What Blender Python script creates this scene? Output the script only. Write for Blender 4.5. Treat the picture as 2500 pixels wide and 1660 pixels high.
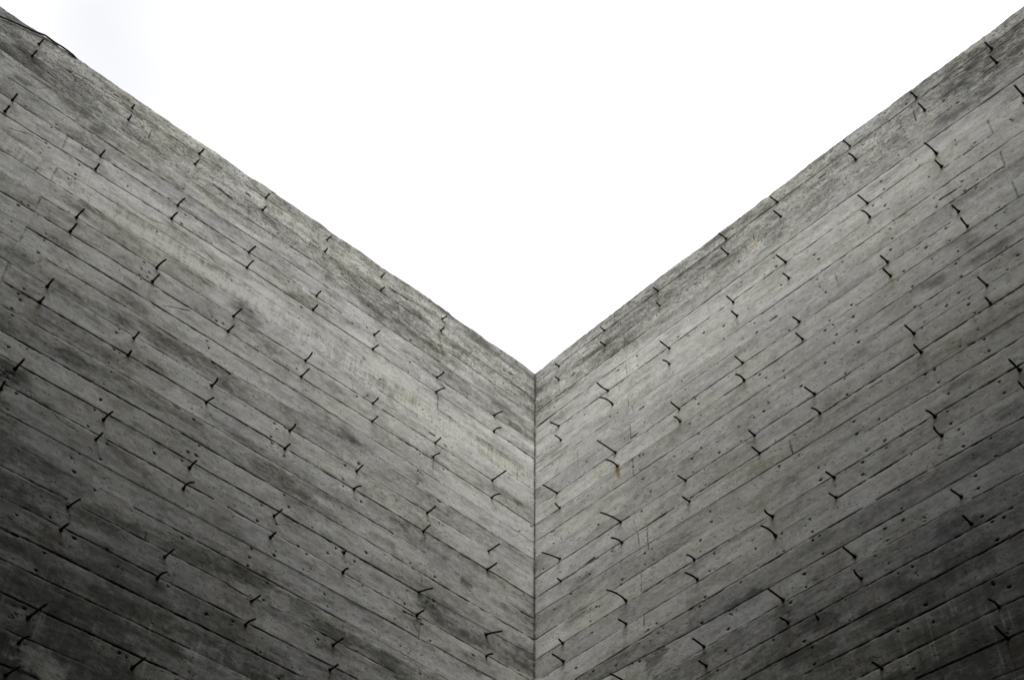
import bpy, math, random
import numpy as np
from mathutils import Matrix, Vector
scene = bpy.context.scene
for o in list(bpy.data.objects): bpy.data.objects.remove(o)

# ------------------------------------------------------------------ camera
GROUND = 7.4                     # the wall tops stand about 7.4 m above the ground
CM = [[0.99939636, -0.03230664, 0.01277461], [0.03113359, 0.66972644, -0.74195498], [0.01541458, 0.74190483, 0.67032799]]                       # columns: right, forward, up
CP = [0.12006, -5.62625, -5.79619]
cam = bpy.data.cameras.new('camera'); cam.lens = 45.2586; cam.sensor_width = 36; cam.clip_start = 0.05; cam.clip_end = 2000
camo = bpy.data.objects.new('camera', cam); scene.collection.objects.link(camo)
R = Matrix(((CM[0][0], CM[0][2], -CM[0][1]), (CM[1][0], CM[1][2], -CM[1][1]), (CM[2][0], CM[2][2], -CM[2][1])))
camo.matrix_world = Matrix.Translation((CP[0], CP[1], CP[2] + GROUND)) @ R.to_4x4()
scene.camera = camo

# ------------------------------------------------------------------ overcast sky, soft sun, exposure
SUN_EL, SUN_AZ = math.radians(48), math.radians(180)
world = bpy.data.worlds.new('World'); scene.world = world; world.use_nodes = True
wn = world.node_tree.nodes; wl = world.node_tree.links
bg = wn['Background']; bg.inputs['Strength'].default_value = 0.1
sky = wn.new('ShaderNodeTexSky'); sky.sky_type = 'NISHITA'; sky.sun_disc = False
sky.sun_elevation = SUN_EL; sky.sun_rotation = SUN_AZ; sky.air_density = 1.0; sky.dust_density = 5.0; sky.ozone_density = 1.0
tc = wn.new('ShaderNodeTexCoord')
cl = wn.new('ShaderNodeTexNoise'); cl.noise_dimensions = '4D'; cl.inputs['W'].default_value = 18.2; cl.inputs['Scale'].default_value = 2.2; cl.inputs['Detail'].default_value = 3
wl.new(tc.outputs['Generated'], cl.inputs['Vector'])
cr = wn.new('ShaderNodeMapRange'); cr.inputs['From Min'].default_value = .3; cr.inputs['From Max'].default_value = .7
cr.inputs['To Min'].default_value = 2.85; cr.inputs['To Max'].default_value = 5.4
wl.new(cl.outputs['Fac'], cr.inputs['Value'])
cc = wn.new('ShaderNodeCombineColor')
mb = wn.new('ShaderNodeMath'); mb.operation = 'MULTIPLY'; mb.inputs[1].default_value = 1.03
wl.new(cr.outputs[0], mb.inputs[0])
wl.new(cr.outputs[0], cc.inputs[0]); wl.new(cr.outputs[0], cc.inputs[1]); wl.new(mb.outputs[0], cc.inputs[2])
mx = wn.new('ShaderNodeMix'); mx.data_type = 'RGBA'; mx.inputs[0].default_value = 0.95      # the cloud layer over the clear sky
wl.new(sky.outputs['Color'], mx.inputs[6]); wl.new(cc.outputs[0], mx.inputs[7])
wl.new(mx.outputs[2], bg.inputs['Color'])
sun = bpy.data.lights.new('sun', 'SUN'); sun.energy = 1.5; sun.angle = math.radians(64); sun.color = (1, .99, .97)
suno = bpy.data.objects.new('sun', sun); scene.collection.objects.link(suno)
suno.rotation_euler = (math.pi / 2 - SUN_EL, 0, math.pi - SUN_AZ)
suno.location = (0, -3, 20)
vs = scene.view_settings; vs.view_transform = 'Standard'; vs.look = 'None'; vs.gamma = 1; vs.use_curve_mapping = False
vs.exposure = 1.66

# ------------------------------------------------------------------ measured data (millimetres on each wall: along from the corner, height from the datum)
D = {"lines0":[[1,3647,-141,3524,-147,3465,-157,3410,-177],[1.5,3603,-270,3529,-276,3373,-272,3288,-268],[1.6,3516,-391,3337,-387,3153,-383]
,[2.6,3153,-385,2924,-381,2729,-377],[2,3517,-523,3443,-520,3161,-512],[2.4,3161,-512,2979,-506,2847,-503],[1.5,3475,-647,3329,-642,3157,-634]
,[2.2,3156,-632,2973,-624],[1,3445,-730,3356,-691,3307,-662,3226,-657],[1.6,3392,-878,3211,-874]
,[1.5,3281,-46,3164,-24,3066,-25,2941,-16,2783,-25,2508,-2,2364,-4],[1,3221,-124,3096,-120,2925,-120,2757,-118,2513,-115]
,[2,2790,-376,2519,-370,2026,-363],[2.6,2911,-504,2529,-495,2338,-493,2089,-488,2001,-488]
,[1.4,3045,-632,2878,-628,2693,-620,2540,-616,2077,-607,1978,-606],[1.8,3286,-876,3134,-873,2984,-869,2857,-868]
,[1.3,2857,-868,2534,-864,2208,-862,1930,-860],[1.1,3124,-760,2993,-755,2871,-751,2720,-747,2370,-736,1956,-727]
,[2,3143,-1005,3045,-1003,2961,-1000,2786,-995,2526,-992],[1.4,2526,-992,2376,-989,2080,-987,1904,-985],[2,3308,-1123,3142,-1119]
,[1.6,3093,-1117,2953,-1116,2804,-1113,2592,-1112,2522,-1109],[2,2522,-1110,2437,-1112,2249,-1110,2085,-1109]
,[2.6,3142,-1234,2983,-1230,2754,-1226,2516,-1223,2316,-1223,2193,-1221]
,[1.6,3232,-1350,3143,-1348,3051,-1347,2890,-1346,2762,-1343,2604,-1342,2356,-1343],[1.6,3187,-1486,3147,-1486]
,[1.1,3147,-1488,2955,-1486,2775,-1482,2640,-1480,2525,-1479],[2.1,3138,-1607,2963,-1605,2776,-1605,2684,-1603],[1.8,3103,-1731,2911,-1729,2852,-1728]
,[2.6,3060,-1861,2774,-1859,2531,-1858,2327,-1856,1734,-1858],[2,2208,8,2082,10,1829,13,1647,15,1512,17],[1.2,1581,17,1488,18,1248,20,1054,23]
,[1.6,2183,-110,2073,-109,1953,-108,1825,-106,1653,-106],[2,1655,-104,1452,-106,1243,-103,1000,-104,775,-105,561,-108,380,-111,230,-112]
,[3.2,230,-112,9,-116],[1.7,2157,-249,2084,-245,1870,-234,1801,-232]
,[1.8,1864,-232,1709,-228,1454,-218,1297,-211,1073,-211,817,-215,643,-218,228,-229],[1.9,2132,-364,1988,-362,1937,-361]
,[1.9,2010,-361,1827,-359,1637,-357,1381,-354,764,-351],[1.8,2106,-488,1963,-486,1677,-483,1572,-482,1466,-481],[1,1142,-482,813,-485]
,[2.7,813,-486,770,-487,540,-489],[1.3,540,-489,330,-491],[1,334,-492,221,-497]
,[1.5,2082,-607,2011,-607,1832,-604,1650,-602,1386,-601,1231,-600,1113,-600],[1.2,867,-633,769,-617]
,[1.2,2029,-863,1962,-861,1680,-861,1411,-860,1199,-861,949,-863,878,-863],[2.4,2005,-985,1854,-984,1645,-984,1609,-984,1222,-983,1183,-984,1046,-985]
,[2,752,-725,653,-722],[1.8,760,-728,611,-729,433,-733,215,-738],[1.4,1977,-1111,1727,-1110,1637,-1110,1438,-1110,1221,-1110]
,[1.8,1955,-1219,1806,-1217,1586,-1218,1387,-1220],[0.8,1930,-1343,1733,-1344,1598,-1344],[1.7,1903,-1475,1755,-1474]
,[2.2,1850,-1477,1647,-1476,1439,-1475],[1.2,1439,-1474,1306,-1476,1137,-1475,980,-1475],[2,980,-1474,762,-1478],[1.4,762,-1479,564,-1480,462,-1483]
,[1.2,1472,-1222,1314,-1223,1220,-1224,1043,-1225,845,-1230,697,-1233],[1.5,1308,-1109,1183,-1110,941,-1111],[3,949,-1110,868,-1105]
,[1.7,868,-1110,747,-1112,547,-1114,206,-1119],[2.3,1123,-983,969,-985,756,-986,636,-988,430,-991,295,-995]
,[1,1645,-1341,1317,-1345,1155,-1344,1031,-1344,837,-1345]
,[2,1878,-1602,1731,-1602,1651,-1604,1486,-1605,1302,-1606,1240,-1606,1150,-1606,943,-1607,781,-1610]
,[2.6,781,-1610,692,-1610,517,-1614,346,-1616,194,-1617],[1.8,1853,-1723,1708,-1724,1533,-1725,1374,-1726,1238,-1728]
,[2.6,1238,-1728,1099,-1730,965,-1732],[1.6,965,-1733,842,-1736,763,-1737],[1.8,1826,-1857,1638,-1858,1498,-1858,1280,-1860,1110,-1863,865,-1868]
,[2.8,830,-1870,765,-1871,187,-1884],[2.2,1801,-1977,1610,-1978,1425,-1980,1241,-1982,1054,-1984,889,-1986]
,[1.7,1775,-2105,1617,-2106,1405,-2108,1230,-2111,1126,-2112],[2,1724,-2354,1582,-2355],[2,626,-1354,413,-1358,200,-1362]
,[1.7,2912,-1729,2758,-1726,2637,-1725,2514,-1725,2285,-1724,2136,-1724,2016,-1723,1759,-1725]
,[2,2755,-1604,2525,-1603,2473,-1603,2103,-1603,1951,-1602,1785,-1602],[1.1,2494,-1478,2229,-1473,2085,-1473,1915,-1471,1812,-1470]
,[1.7,2428,-1345,2132,-1344],[3.6,2121,-1354,2067,-1353,2015,-1357],[1.2,2015,-1347,1832,-1347],[1.8,2273,-1223,1858,-1221]
,[1.6,3018,-1979,2894,-1978,2665,-1977,2537,-1976,2429,-1976,2260,-1976,2104,-1977,1989,-1977,1870,-1977,1725,-1977]
,[2.7,2959,-2107,2741,-2105,2527,-2104,2257,-2103,2102,-2105,1949,-2104],[2.3,2847,-2478,2657,-2477,2560,-2476]
,[1.8,2710,-2605,2558,-2606,2422,-2606,2218,-2608,2114,-2609,1986,-2610,1587,-2611],[2,2489,-2477,2201,-2477]
,[1.2,2201,-2477,2106,-2477,1958,-2478,1791,-2478],[2.8,1791,-2481,1709,-2490],[1.6,1709,-2490,1611,-2485]
,[2.3,2286,-2353,2180,-2353,1932,-2353,1733,-2354,1637,-2355],[2.6,1872,-2105,1686,-2106],[3.3,2760,-2735,2687,-2733]
,[2.5,2687,-2729,2548,-2728,2361,-2728,2134,-2728,1979,-2729,1683,-2728,1564,-2729]
,[1.8,2720,-2854,2625,-2853,2536,-2853,2337,-2852,2153,-2851,1896,-2850],[2.2,2675,-2982,2564,-2981,2487,-2981,2263,-2979,2058,-2979,1917,-2978]
,[1.2,2630,-3112,2545,-3110,2365,-3107,2226,-3104],[1.7,2586,-3242,2524,-3236,2436,-3236],[2,1723,-2355,1587,-2356,1449,-2358,1301,-2360,1175,-2363]
,[2,1638,-2480,1477,-2479,1332,-2480,1202,-2482,1120,-2483,968,-2484,850,-2485],[1.9,1653,-2612,1440,-2613,1244,-2613,1078,-2613]
,[2.3,1645,-2731,1442,-2730,1332,-2730],[2.6,859,-2142,749,-2138],[2,1224,-2112,1024,-2116,785,-2120,630,-2123,340,-2130,181,-2135]
,[2,1141,-1984,958,-1986,784,-1988],[1.6,1030,-2235,863,-2237,753,-2240],[1,658,-2235,516,-2239,178,-2244],[1.6,849,-2370,687,-2374,556,-2379]
,[2.3,218,-614,7,-620],[0.8,227,-270,8,-261],[1.9,212,-865,15,-868],[2,206,-1123,5,-1125],[0.9,203,-1245,5,-1250],[2,200,-1365,4,-1369]
,[2.5,194,-1619,3,-1623],[2.6,103,-1758,11,-1753],[2.9,187,-1881,2,-1886],[2.4,181,-2135,36,-2139],[1,3170,-26,3159,-131],[1.2,3150,-269,3148,-379]
,[1.8,3156,-516,3154,-630],[1.8,3135,-766,3134,-874],[1.7,3143,-1006,3142,-1116],[1.4,3142,-1236,3142,-1341],[2,3147,-1486,3139,-1603]
,[1,759,-363,757,-445],[2,758,-600,752,-725],[1.3,757,-858,756,-934],[1.3,754,-1112,751,-1222],[1.1,756,-1372,756,-1417],[1.4,765,-1628,763,-1737]
,[1.1,765,-1877,763,-1943],[1.7,749,-2132,753,-2244],[1.4,761,-2376,760,-2462],[1.4,1185,-2362,1187,-2435],[0.7,2392,-2988,2392,-3099]
,[3,3306,-59,3277,-58],[2.6,3374,-172,3320,-176],[3,3040,3,3011,4],[4,2382,-163,2328,-166,2261,-178],[3,2192,-55,2166,-55]
,[4,1180,-25,1118,-19,1046,-14],[2.6,1268,-163,1227,-159],[2.8,376,26,334,13],[2.8,805,-484,771,-483],[3,753,-1359,684,-1360],[2.2,800,-934,756,-934]
,[2.6,1678,-1479,1644,-1486],[2.2,2252,-1736,2212,-1733],[1.5,2433,-1198,2303,-1127],[3,225,-40,190,-34],[2,190,-34,129,-34],[2,2189,-49,2162,-54]
,[1.6,2794,-78,2792,-144]],"cracks0":[[1.1,3679,-47,3647,-52,3584,-95]
,[1.1,3415,-42,3368,-51,3308,-61,3269,-64,3223,-66,3166,-64,3151,-69,3093,-67,3041,-41,2969,-36,2940,-47,2844,-27,2807,-62]
,[1.1,2779,-38,2729,-21,2672,-24,2612,-14,2533,-17],[1.2,3410,-177,3374,-172,3317,-173,3268,-203],[0.8,3424,-341,3383,-335,3332,-266]
,[1,2166,-129,2071,-122,1986,-138,1930,-112,1824,-107,1757,-138],[0.9,1909,-62,1833,-54,1770,-59],[1,1478,-50,1401,-15,1346,2,1309,-28,1281,-54]
,[0.9,1445,-113,1386,-133,1341,-165],[1.2,1042,-8,983,0,921,-10,861,-2,783,19],[1.1,737,-10,694,9,628,-31,582,-55,527,-73,457,-30,382,-54]
,[1,329,6,233,-13],[0.8,1094,-324,1029,-311,977,-329],[0.9,2890,-707,2833,-689,2734,-705,2682,-711,2609,-698,2513,-665,2430,-653]
,[0.8,2331,-675,2278,-700,2243,-706],[0.9,2195,-145,2134,-118,2073,-121],[0.8,2762,-2116,2707,-2129,2621,-2141],[0.9,2922,-1107,2866,-1098,2782,-1082]
,[1.2,758,-600,745,-654,750,-723],[0.9,690,-1014,673,-1028,680,-1048]]
,"edge0":[5,121,92,128,179,130,236,126,236,131,304,126,398,121,501,129,665,118,760,129,934,133,1107,123,1217,118,1361,119,1386,124,1444,120,1468,113,1501,116,1566,115,1635,111,1688,120,1767,116,1847,116,1925,116,2002,111,2056,112,2132,112,2198,101,2221,104,2239,105,2344,107,2418,112,2497,106,2546,98,2604,102,2673,93,2745,98,2798,88,2857,100,2909,91,2978,91,3058,88,3112,92,3184,86,3243,88,3309,88,3346,82,3397,82,3484,76,3517,80,3572,73,3621,73,3659,75,3721,76]
,"lines1":[[1.6,3476,-1,3428,-10,3386,-43,3301,-32,3253,-25,3142,-28,3018,-1,2923,21,2870,-2],[1.3,2853,16,2693,17,2578,21,2434,23,2233,24]
,[1.2,3440,-116,3289,-112,3145,-108],[1.9,3086,-107,2869,-102,2618,-97,2443,-95,2330,-92],[2.5,3363,-351,3119,-346]
,[1.3,3119,-345,2987,-343,2718,-337,2574,-336],[0.9,3401,-220,3217,-217,3059,-216],[1,2922,-220,2726,-219,2451,-219],[2.6,3118,-598,2955,-595]
,[1.5,2955,-594,2832,-592],[2,3244,-712,3062,-711,2889,-705],[2.2,3104,-851,3057,-842],[0.8,3286,-598,3091,-595]
,[2,1940,25,1774,28,1573,30,1287,31,1044,32,848,33,610,34,553,34],[2,1921,-93,1761,-95,1562,-96,1389,-98,1171,-100,1041,-104,873,-108,748,-110]
,[1.5,1876,-335,1646,-334,1455,-336,1252,-338,1096,-338,987,-338],[2.5,1854,-475,1640,-477,1532,-478,1341,-480,1188,-481]
,[1,1811,-714,1619,-714,1469,-714],[1,1785,-850,1649,-849],[2.6,3102,-846,2913,-845,2809,-845],[1.4,2809,-843,2650,-842,2505,-842,2280,-840]
,[2.2,2980,-708,2845,-708,2668,-709,2516,-711,2388,-713,2227,-713,1956,-715,1843,-714,1701,-717]
,[2.1,2766,-470,2589,-471,2426,-472,2227,-472,2110,-474,1908,-475,1742,-477],[3.2,2110,-477,2075,-473]
,[1.6,2647,-338,2424,-334,2289,-330,2115,-329,1863,-333,1764,-334],[2.3,3126,-1094,2925,-1092]
,[1.3,2925,-1090,2778,-1090,2606,-1088,2495,-1089,2351,-1089,2220,-1090],[1.8,2780,-968,2597,-968,2429,-967,2256,-966,2097,-966,1810,-971]
,[1.4,3090,-1213,2944,-1213,2743,-1215,2654,-1216,2558,-1217,2380,-1218,2289,-1218],[2.3,3048,-1343,2937,-1343,2740,-1340,2470,-1338,2271,-1340]
,[2.8,2971,-1588,2816,-1588,2576,-1589],[1.1,2624,-598,2493,-598,2413,-594,2272,-593,1908,-594,1723,-595],[3,2773,-781,2887,-789]
,[3,1739,-805,1783,-806],[2.4,2643,-1589,2460,-1590,2199,-1592,1888,-1595,1558,-1599],[2,1886,-971,1661,-972],[2,1918,-1096,1710,-1097,1640,-1098]
,[1,2332,-1339,2258,-1340],[1.2,2172,-1344,2027,-1344,1877,-1344,1683,-1345,1600,-1346],[1.4,2179,-1464,1900,-1467,1749,-1468,1580,-1469]
,[2.2,2889,-1845,2755,-1843,2528,-1844,2417,-1844],[1.1,2417,-1842,2258,-1842,2082,-1843],[2.9,2851,-1970,2643,-1969,2433,-1969]
,[2.2,2433,-1969,2236,-1970,2029,-1971,1910,-1972],[1.4,1910,-1971,1687,-1974],[1.2,2235,-1722,1911,-1722,1682,-1722,1538,-1721]
,[3.1,2772,-2222,2574,-2219,2330,-2216,2071,-2215],[3.1,1502,-2220,1072,-2229,754,-2238,283,-2255],[1.5,2419,-2082,2254,-2085]
,[2.6,2254,-2085,2135,-2087,1895,-2092],[1.2,2733,-2334,2520,-2338,2403,-2339],[2,2695,-2461,2619,-2458,2470,-2456]
,[2.9,1997,-2216,1815,-2217,1574,-2218,1455,-2220],[1.2,2179,-2341,2041,-2342,1882,-2344,1437,-2344]
,[1.6,2394,-2456,2186,-2455,2052,-2454,1908,-2455,1743,-2456,1610,-2456,1417,-2460]
,[2.5,2607,-2586,2418,-2585,2085,-2586,1922,-2587,1711,-2589,1537,-2591,1394,-2593],[1.9,2618,-2703,2446,-2705,2301,-2705]
,[1.6,2301,-2706,2145,-2709,1937,-2710,1741,-2712,1374,-2715],[2.5,2576,-2831,2462,-2830,2266,-2830,2052,-2830,1856,-2831,1538,-2832]
,[1.9,2537,-2958,2437,-2957,2206,-2958,2007,-2959,1827,-2960],[1.8,2496,-3086,2382,-3082,2221,-3077,2052,-3073],[1.2,2457,-3214,2334,-3206]
,[1.8,606,35,522,36,233,35],[2.6,754,-227,665,-228,267,-231,1,-234],[2,930,-227,860,-228,754,-228],[1.6,754,-348,550,-350,151,-359]
,[3.6,150,-361,83,-364,2,-366],[2.6,1282,-482,1084,-484,746,-486,610,-488,205,-491],[1.6,205,-491,64,-493],[1,1089,-600,884,-599,712,-603,546,-607]
,[1.3,750,-729,505,-733,174,-738,3,-742],[1.9,222,-612,2,-617],[1.2,221,-664,147,-667,2,-669]
,[2.5,1713,-972,1619,-973,1532,-973,1105,-981,906,-985,753,-986,644,-990,188,-1001,99,-1002],[1,1734,-847,1581,-847,1369,-849,1064,-853,903,-853]
,[2,1691,-1097,1528,-1097,1395,-1099],[1.7,1669,-1228,1340,-1230,1078,-1233,838,-1235,758,-1236,506,-1239]
,[1.5,1649,-1346,1251,-1351,952,-1355,757,-1360],[1.2,1629,-1472,1531,-1474,1349,-1475,1088,-1479,886,-1481]
,[2.1,1606,-1600,1545,-1601,1317,-1604,1103,-1607],[1,1587,-1721,1411,-1721,1274,-1720],[1.6,3,-867,208,-863],[2.2,199,-1121,4,-1125]
,[1.3,398,-1239,141,-1243,9,-1243],[2.4,747,-1484,638,-1481],[2,638,-1483,197,-1489,5,-1493]
,[2.9,1001,-1607,814,-1610,645,-1613,326,-1618,203,-1621,5,-1626],[3.2,448,-1605,335,-1613],[1.3,1046,-1859,755,-1865,475,-1872,158,-1880]
,[2.2,158,-1879,6,-1884],[2.1,1292,-1979,1095,-1982,854,-1987,745,-1990],[1.9,642,-1993,469,-1995,236,-2002,27,-2008],[0.9,1541,-1979,1292,-1981]
,[1.4,1352,-2104,1101,-2108,843,-2114,753,-2117],[1.1,575,-2122,225,-2131,51,-2138]
,[1.3,1479,-2348,1174,-2348,963,-2346,856,-2344,654,-2340,467,-2336],[1.9,1460,-2461,1299,-2464,1108,-2469,923,-2477,775,-2482]
,[2,1438,-2593,1167,-2597,1027,-2600],[2.4,1418,-2715,1273,-2716],[1.7,3130,-247,3123,-346],[1.9,3121,-488,3120,-602],[1.7,3113,-744,3104,-851]
,[2,3104,-980,3102,-1097],[1.8,3135,-41,3141,-108],[1.4,754,-102,753,-219],[1.2,754,-358,754,-468],[1.3,757,-625,750,-729],[1.5,753,-864,750,-963]
,[2,750,-1113,751,-1229],[1.6,753,-1361,750,-1397],[1.8,753,-1615,754,-1743],[2.2,814,-1608,812,-1762],[1.2,751,-1872,746,-1982]
,[1.9,750,-2117,744,-2224],[1.4,747,-2366,747,-2467],[3.4,750,-963,795,-962],[3.2,829,-798,862,-796],[2.8,313,-145,345,-144],[2.8,3205,-154,3255,-153]
,[2.4,127,-1247,154,-1251],[2.4,2212,-24,2253,-25],[1.6,2814,-39,2807,-131],[1.8,350,-806,346,-902],[1.8,1717,-1639,1721,-1720],[2.6,-39,-798,-6,-849]
,[1.5,2155,-789,2155,-902],[2.6,2177,-1623,2240,-1623],[2.6,756,-2218,774,-2214],[2,2659,-1721,2691,-1723],[2.4,1302,-135,1325,-135]]
,"cracks1":[[1,1798,27,1766,-24,1744,-135],[1.1,1724,11,1641,1,1611,15,1570,17,1519,3],[1.2,1504,-45,1440,-27,1396,-48,1347,-35,1286,20,1218,19]
,[1.1,980,2,919,13,866,27],[1.1,873,-118,829,-112,793,-113],[1,1205,-324,1173,-316,1144,-350],[0.9,1819,-273,1766,-264,1739,-288]
,[1,803,29,730,29,665,21,610,35],[1,1385,-138,1341,-159],[1,555,-48,500,-39,444,-20,386,-35,291,-11,252,-31],[1,597,-130,514,-124,440,-106,374,-105]
,[0.9,100,-51,55,-23,25,-50],[0.9,453,-270,397,-276,313,-253,247,-242],[1.1,2342,-24,2275,-27,2258,-72,2210,-53,2147,-71,2098,-52]
,[1,2101,2,2068,30,2027,19,2008,-3,1926,16,1825,22],[0.9,2291,-296,2225,-270,2158,-312,2113,-318],[0.9,1910,-290,1851,-284,1808,-264,1791,-277]
,[1,2229,-32,2198,-41],[1,3142,-6,3098,26,3057,22,3016,17],[1.1,3428,-10,3395,-33,3363,-36],[1,2669,-6,2688,15,2741,7],[1,2389,26,2343,-19,2275,-26]
,[1,2536,36,2483,20,2434,31]]
,"edge1":[0,122,46,121,136,128,255,133,372,138,424,139,498,140,578,143,709,143,857,147,984,147,1144,151,1249,146,1369,141,1453,136,1489,150,1588,145,1687,140,1818,149,1912,140,1962,143,2112,144,2205,148,2325,144,2414,139,2489,147,2581,136,2632,138,2717,134,2801,134,2871,134,2953,133,3020,129,3087,129,3186,127,3282,116,3347,120,3413,124,3476,124,3517,131]
,"stubs0":[[3474,-14,3470,43,-14],[3473,-134,3472,48,-134],[3452,-520,3452,50,-520],[3456,-623,3455,46,-623],[2929,-6,2931,26,-5]
,[2923,-113,2926,34,-113],[2978,-504,2979,48,-504],[2973,-611,2976,42,-611],[2511,0,2510,42,0],[2515,-104,2515,39,-104],[2076,13,2077,39,13]
,[2075,-100,2075,35,-100],[1649,14,1648,41,14],[2529,-492,2528,68,-493,2532,30,-492],[2537,-608,2536,56,-608],[2963,-996,2961,71,-996]
,[2963,-1103,2964,60,-1103],[2077,-605,2079,63,-605],[2089,-488,2086,63,-489],[2525,-993,2522,76,-994,2527,30,-992],[2523,-1094,2523,64,-1094]
,[2957,-1492,2959,57,-1492],[2959,-1598,2960,37,-1598],[2079,-991,2078,73,-991],[2085,-1106,2085,46,-1106],[1647,-92,1650,32,-91],[1248,21,1251,37,22]
,[1239,-90,1238,34,-90],[775,26,770,41,23],[778,-84,780,33,-83],[1644,-476,1647,47,-475],[1648,-593,1650,45,-592],[1241,-479,1239,48,-480]
,[1236,-591,1233,44,-592],[1635,-982,1642,69,-978,1635,37,-982],[1639,-1103,1642,71,-1101],[1191,-983,1193,54,-981],[779,-484,777,63,-486,776,30,-486]
,[774,-600,763,66,-607,772,31,-602],[335,-486,326,65,-492,333,32,-487],[2518,-1491,2521,52,-1491],[2517,-1602,2520,33,-1601]
,[2942,-2005,2942,74,-2005],[2961,-2139,2970,50,-2136],[2094,-1494,2100,58,-1491,2092,27,-1494],[2098,-1607,2092,49,-1609],[2526,-2013,2524,71,-2014]
,[2529,-2131,2530,56,-2131],[2094,-2014,2097,64,-2012,2098,39,-2012],[2096,-2137,2089,75,-2141,2102,42,-2134],[2545,-2505,2536,86,-2509]
,[1179,-1108,1181,55,-1107],[330,-611,324,57,-615,333,27,-609],[754,-984,758,56,-981],[760,-1092,757,54,-1094,762,26,-1090]
,[1644,-1486,1650,57,-1482,1644,32,-1485],[1650,-1607,1651,46,-1607],[1229,-1486,1233,55,-1483],[1230,-1604,1221,48,-1610,1229,25,-1604]
,[334,-994,333,122,-994],[331,-1120,325,66,-1124,333,32,-1118],[769,-1485,772,75,-1484],[781,-1612,786,60,-1609],[1637,-2014,1637,62,-2014]
,[1635,-2138,1637,45,-2137],[1236,-2001,1238,20,-2000],[1227,-2112,1227,44,-2112,1231,25,-2109],[339,-1494,339,88,-1494],[344,-1616,345,77,-1616]
,[2541,-2619,2539,61,-2620],[2098,-2505,2099,71,-2505],[2104,-2617,2100,69,-2619,2107,37,-2615],[1666,-2502,1663,65,-2503]
,[1670,-2625,1667,69,-2627,1673,31,-2623],[2546,-3028,2541,124,-3031],[2548,-3138,2542,67,-3141,2550,36,-3137],[2105,-3033,2105,86,-3033]
,[2553,-3272,2546,83,-3275],[776,-1986,760,84,-2000],[778,-2121,778,53,-2121],[1226,-2509,1226,79,-2509],[1225,-2634,1225,62,-2634]
,[334,-2013,313,95,-2032],[328,-2140,324,46,-2144,330,22,-2139]],"stubs1":[[3287,-14,3284,56,-14],[3279,-142,3276,59,-143],[2855,37,2851,54,37]
,[2869,-104,2870,59,-104],[3317,-489,3318,78,-489],[3310,-603,3310,51,-603],[2841,-463,2835,94,-464,2841,54,-463],[2840,-574,2839,52,-574]
,[2433,41,2431,60,40],[2441,-92,2438,61,-93,2443,33,-92],[1568,44,1563,60,42],[1564,-94,1564,66,-94],[1042,35,1042,42,34],[1045,-101,1047,30,-100]
,[1543,-493,1546,62,-492],[1552,-610,1553,48,-609],[607,38,608,37,38],[1936,31,1931,59,29],[1936,-104,1935,61,-105],[2428,-466,2425,76,-467]
,[2418,-574,2415,62,-575,2421,33,-573],[2835,-935,2834,56,-936],[2848,-1062,2853,64,-1061],[1904,-472,1900,76,-474]
,[1901,-601,1899,48,-602,1902,26,-601],[2435,-949,2434,55,-949],[2429,-1049,2430,64,-1048],[1904,-945,1901,49,-946],[2829,-1467,2828,72,-1467]
,[2814,-1575,2818,45,-1574],[2450,-1474,2451,73,-1474],[605,-94,603,44,-95],[214,21,212,32,20],[212,-100,214,36,-98],[1082,-498,1082,80,-498]
,[1069,-618,1065,54,-620,1072,27,-616],[610,-487,610,94,-487,606,51,-489],[637,-619,628,99,-625,641,53,-617],[1536,-964,1538,65,-963]
,[1528,-1088,1526,64,-1089,1533,36,-1085],[205,-488,197,65,-494],[222,-616,225,53,-613,226,27,-612],[1102,-989,1105,72,-988]
,[1099,-1079,1100,55,-1078,1103,31,-1076],[1535,-1475,1538,51,-1473],[1544,-1598,1547,61,-1597],[640,-993,638,148,-995]
,[646,-1097,643,87,-1100,650,43,-1095],[1092,-1482,1090,60,-1483],[1101,-1624,1100,54,-1625],[185,-998,182,112,-1001],[203,-1118,210,46,-1112]
,[1901,-1075,1903,58,-1075],[2455,-1601,2458,59,-1599],[1898,-1456,1895,73,-1458],[1903,-1586,1899,58,-1588,1905,29,-1585],[2824,-1995,2826,83,-1994]
,[2817,-2104,2821,59,-2103],[2425,-1974,2421,59,-1976,2425,30,-1974],[2428,-2087,2436,65,-2084,2427,35,-2088],[1901,-1979,1898,56,-1980]
,[1888,-2086,1885,45,-2088],[2428,-2419,2424,66,-2420],[646,-1483,633,141,-1493,643,72,-1485],[645,-1618,638,75,-1623,646,38,-1617]
,[199,-1471,184,122,-1485,194,55,-1475],[201,-1616,203,29,-1614],[1088,-1976,1088,54,-1976,1092,24,-1973],[1093,-2094,1090,84,-2097,1095,38,-2093]
,[647,-1979,643,134,-1982,652,68,-1974],[638,-2109,638,56,-2109],[208,-2006,213,35,-2000],[210,-2114,213,82,-2111],[1088,-2459,1092,83,-2456]
,[1090,-2559,1091,56,-2558],[613,-2420,612,103,-2421,614,57,-2419],[1554,-1991,1557,58,-1989,1551,32,-1993],[1552,-2103,1551,99,-2103,1557,53,-2099]
,[2434,-2560,2437,65,-2558],[1913,-2424,1916,84,-2422],[1921,-2541,1930,60,-2535,1922,33,-2540],[1535,-2443,1538,107,-2441],[1542,-2562,1541,55,-2563]
,[1687,-2620,1694,26,-2615],[2438,-2954,2438,71,-2954,2442,38,-2951],[2433,-3083,2439,92,-3079],[1921,-2967,1921,70,-2967]]
,"wires0":[[2792,-144,2794,-78],[1747,-137,1748,-64],[2200,-2475,2203,-2416]],"wires1":[[2807,-131,2814,-39],[1744,-135,1747,-80]
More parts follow.
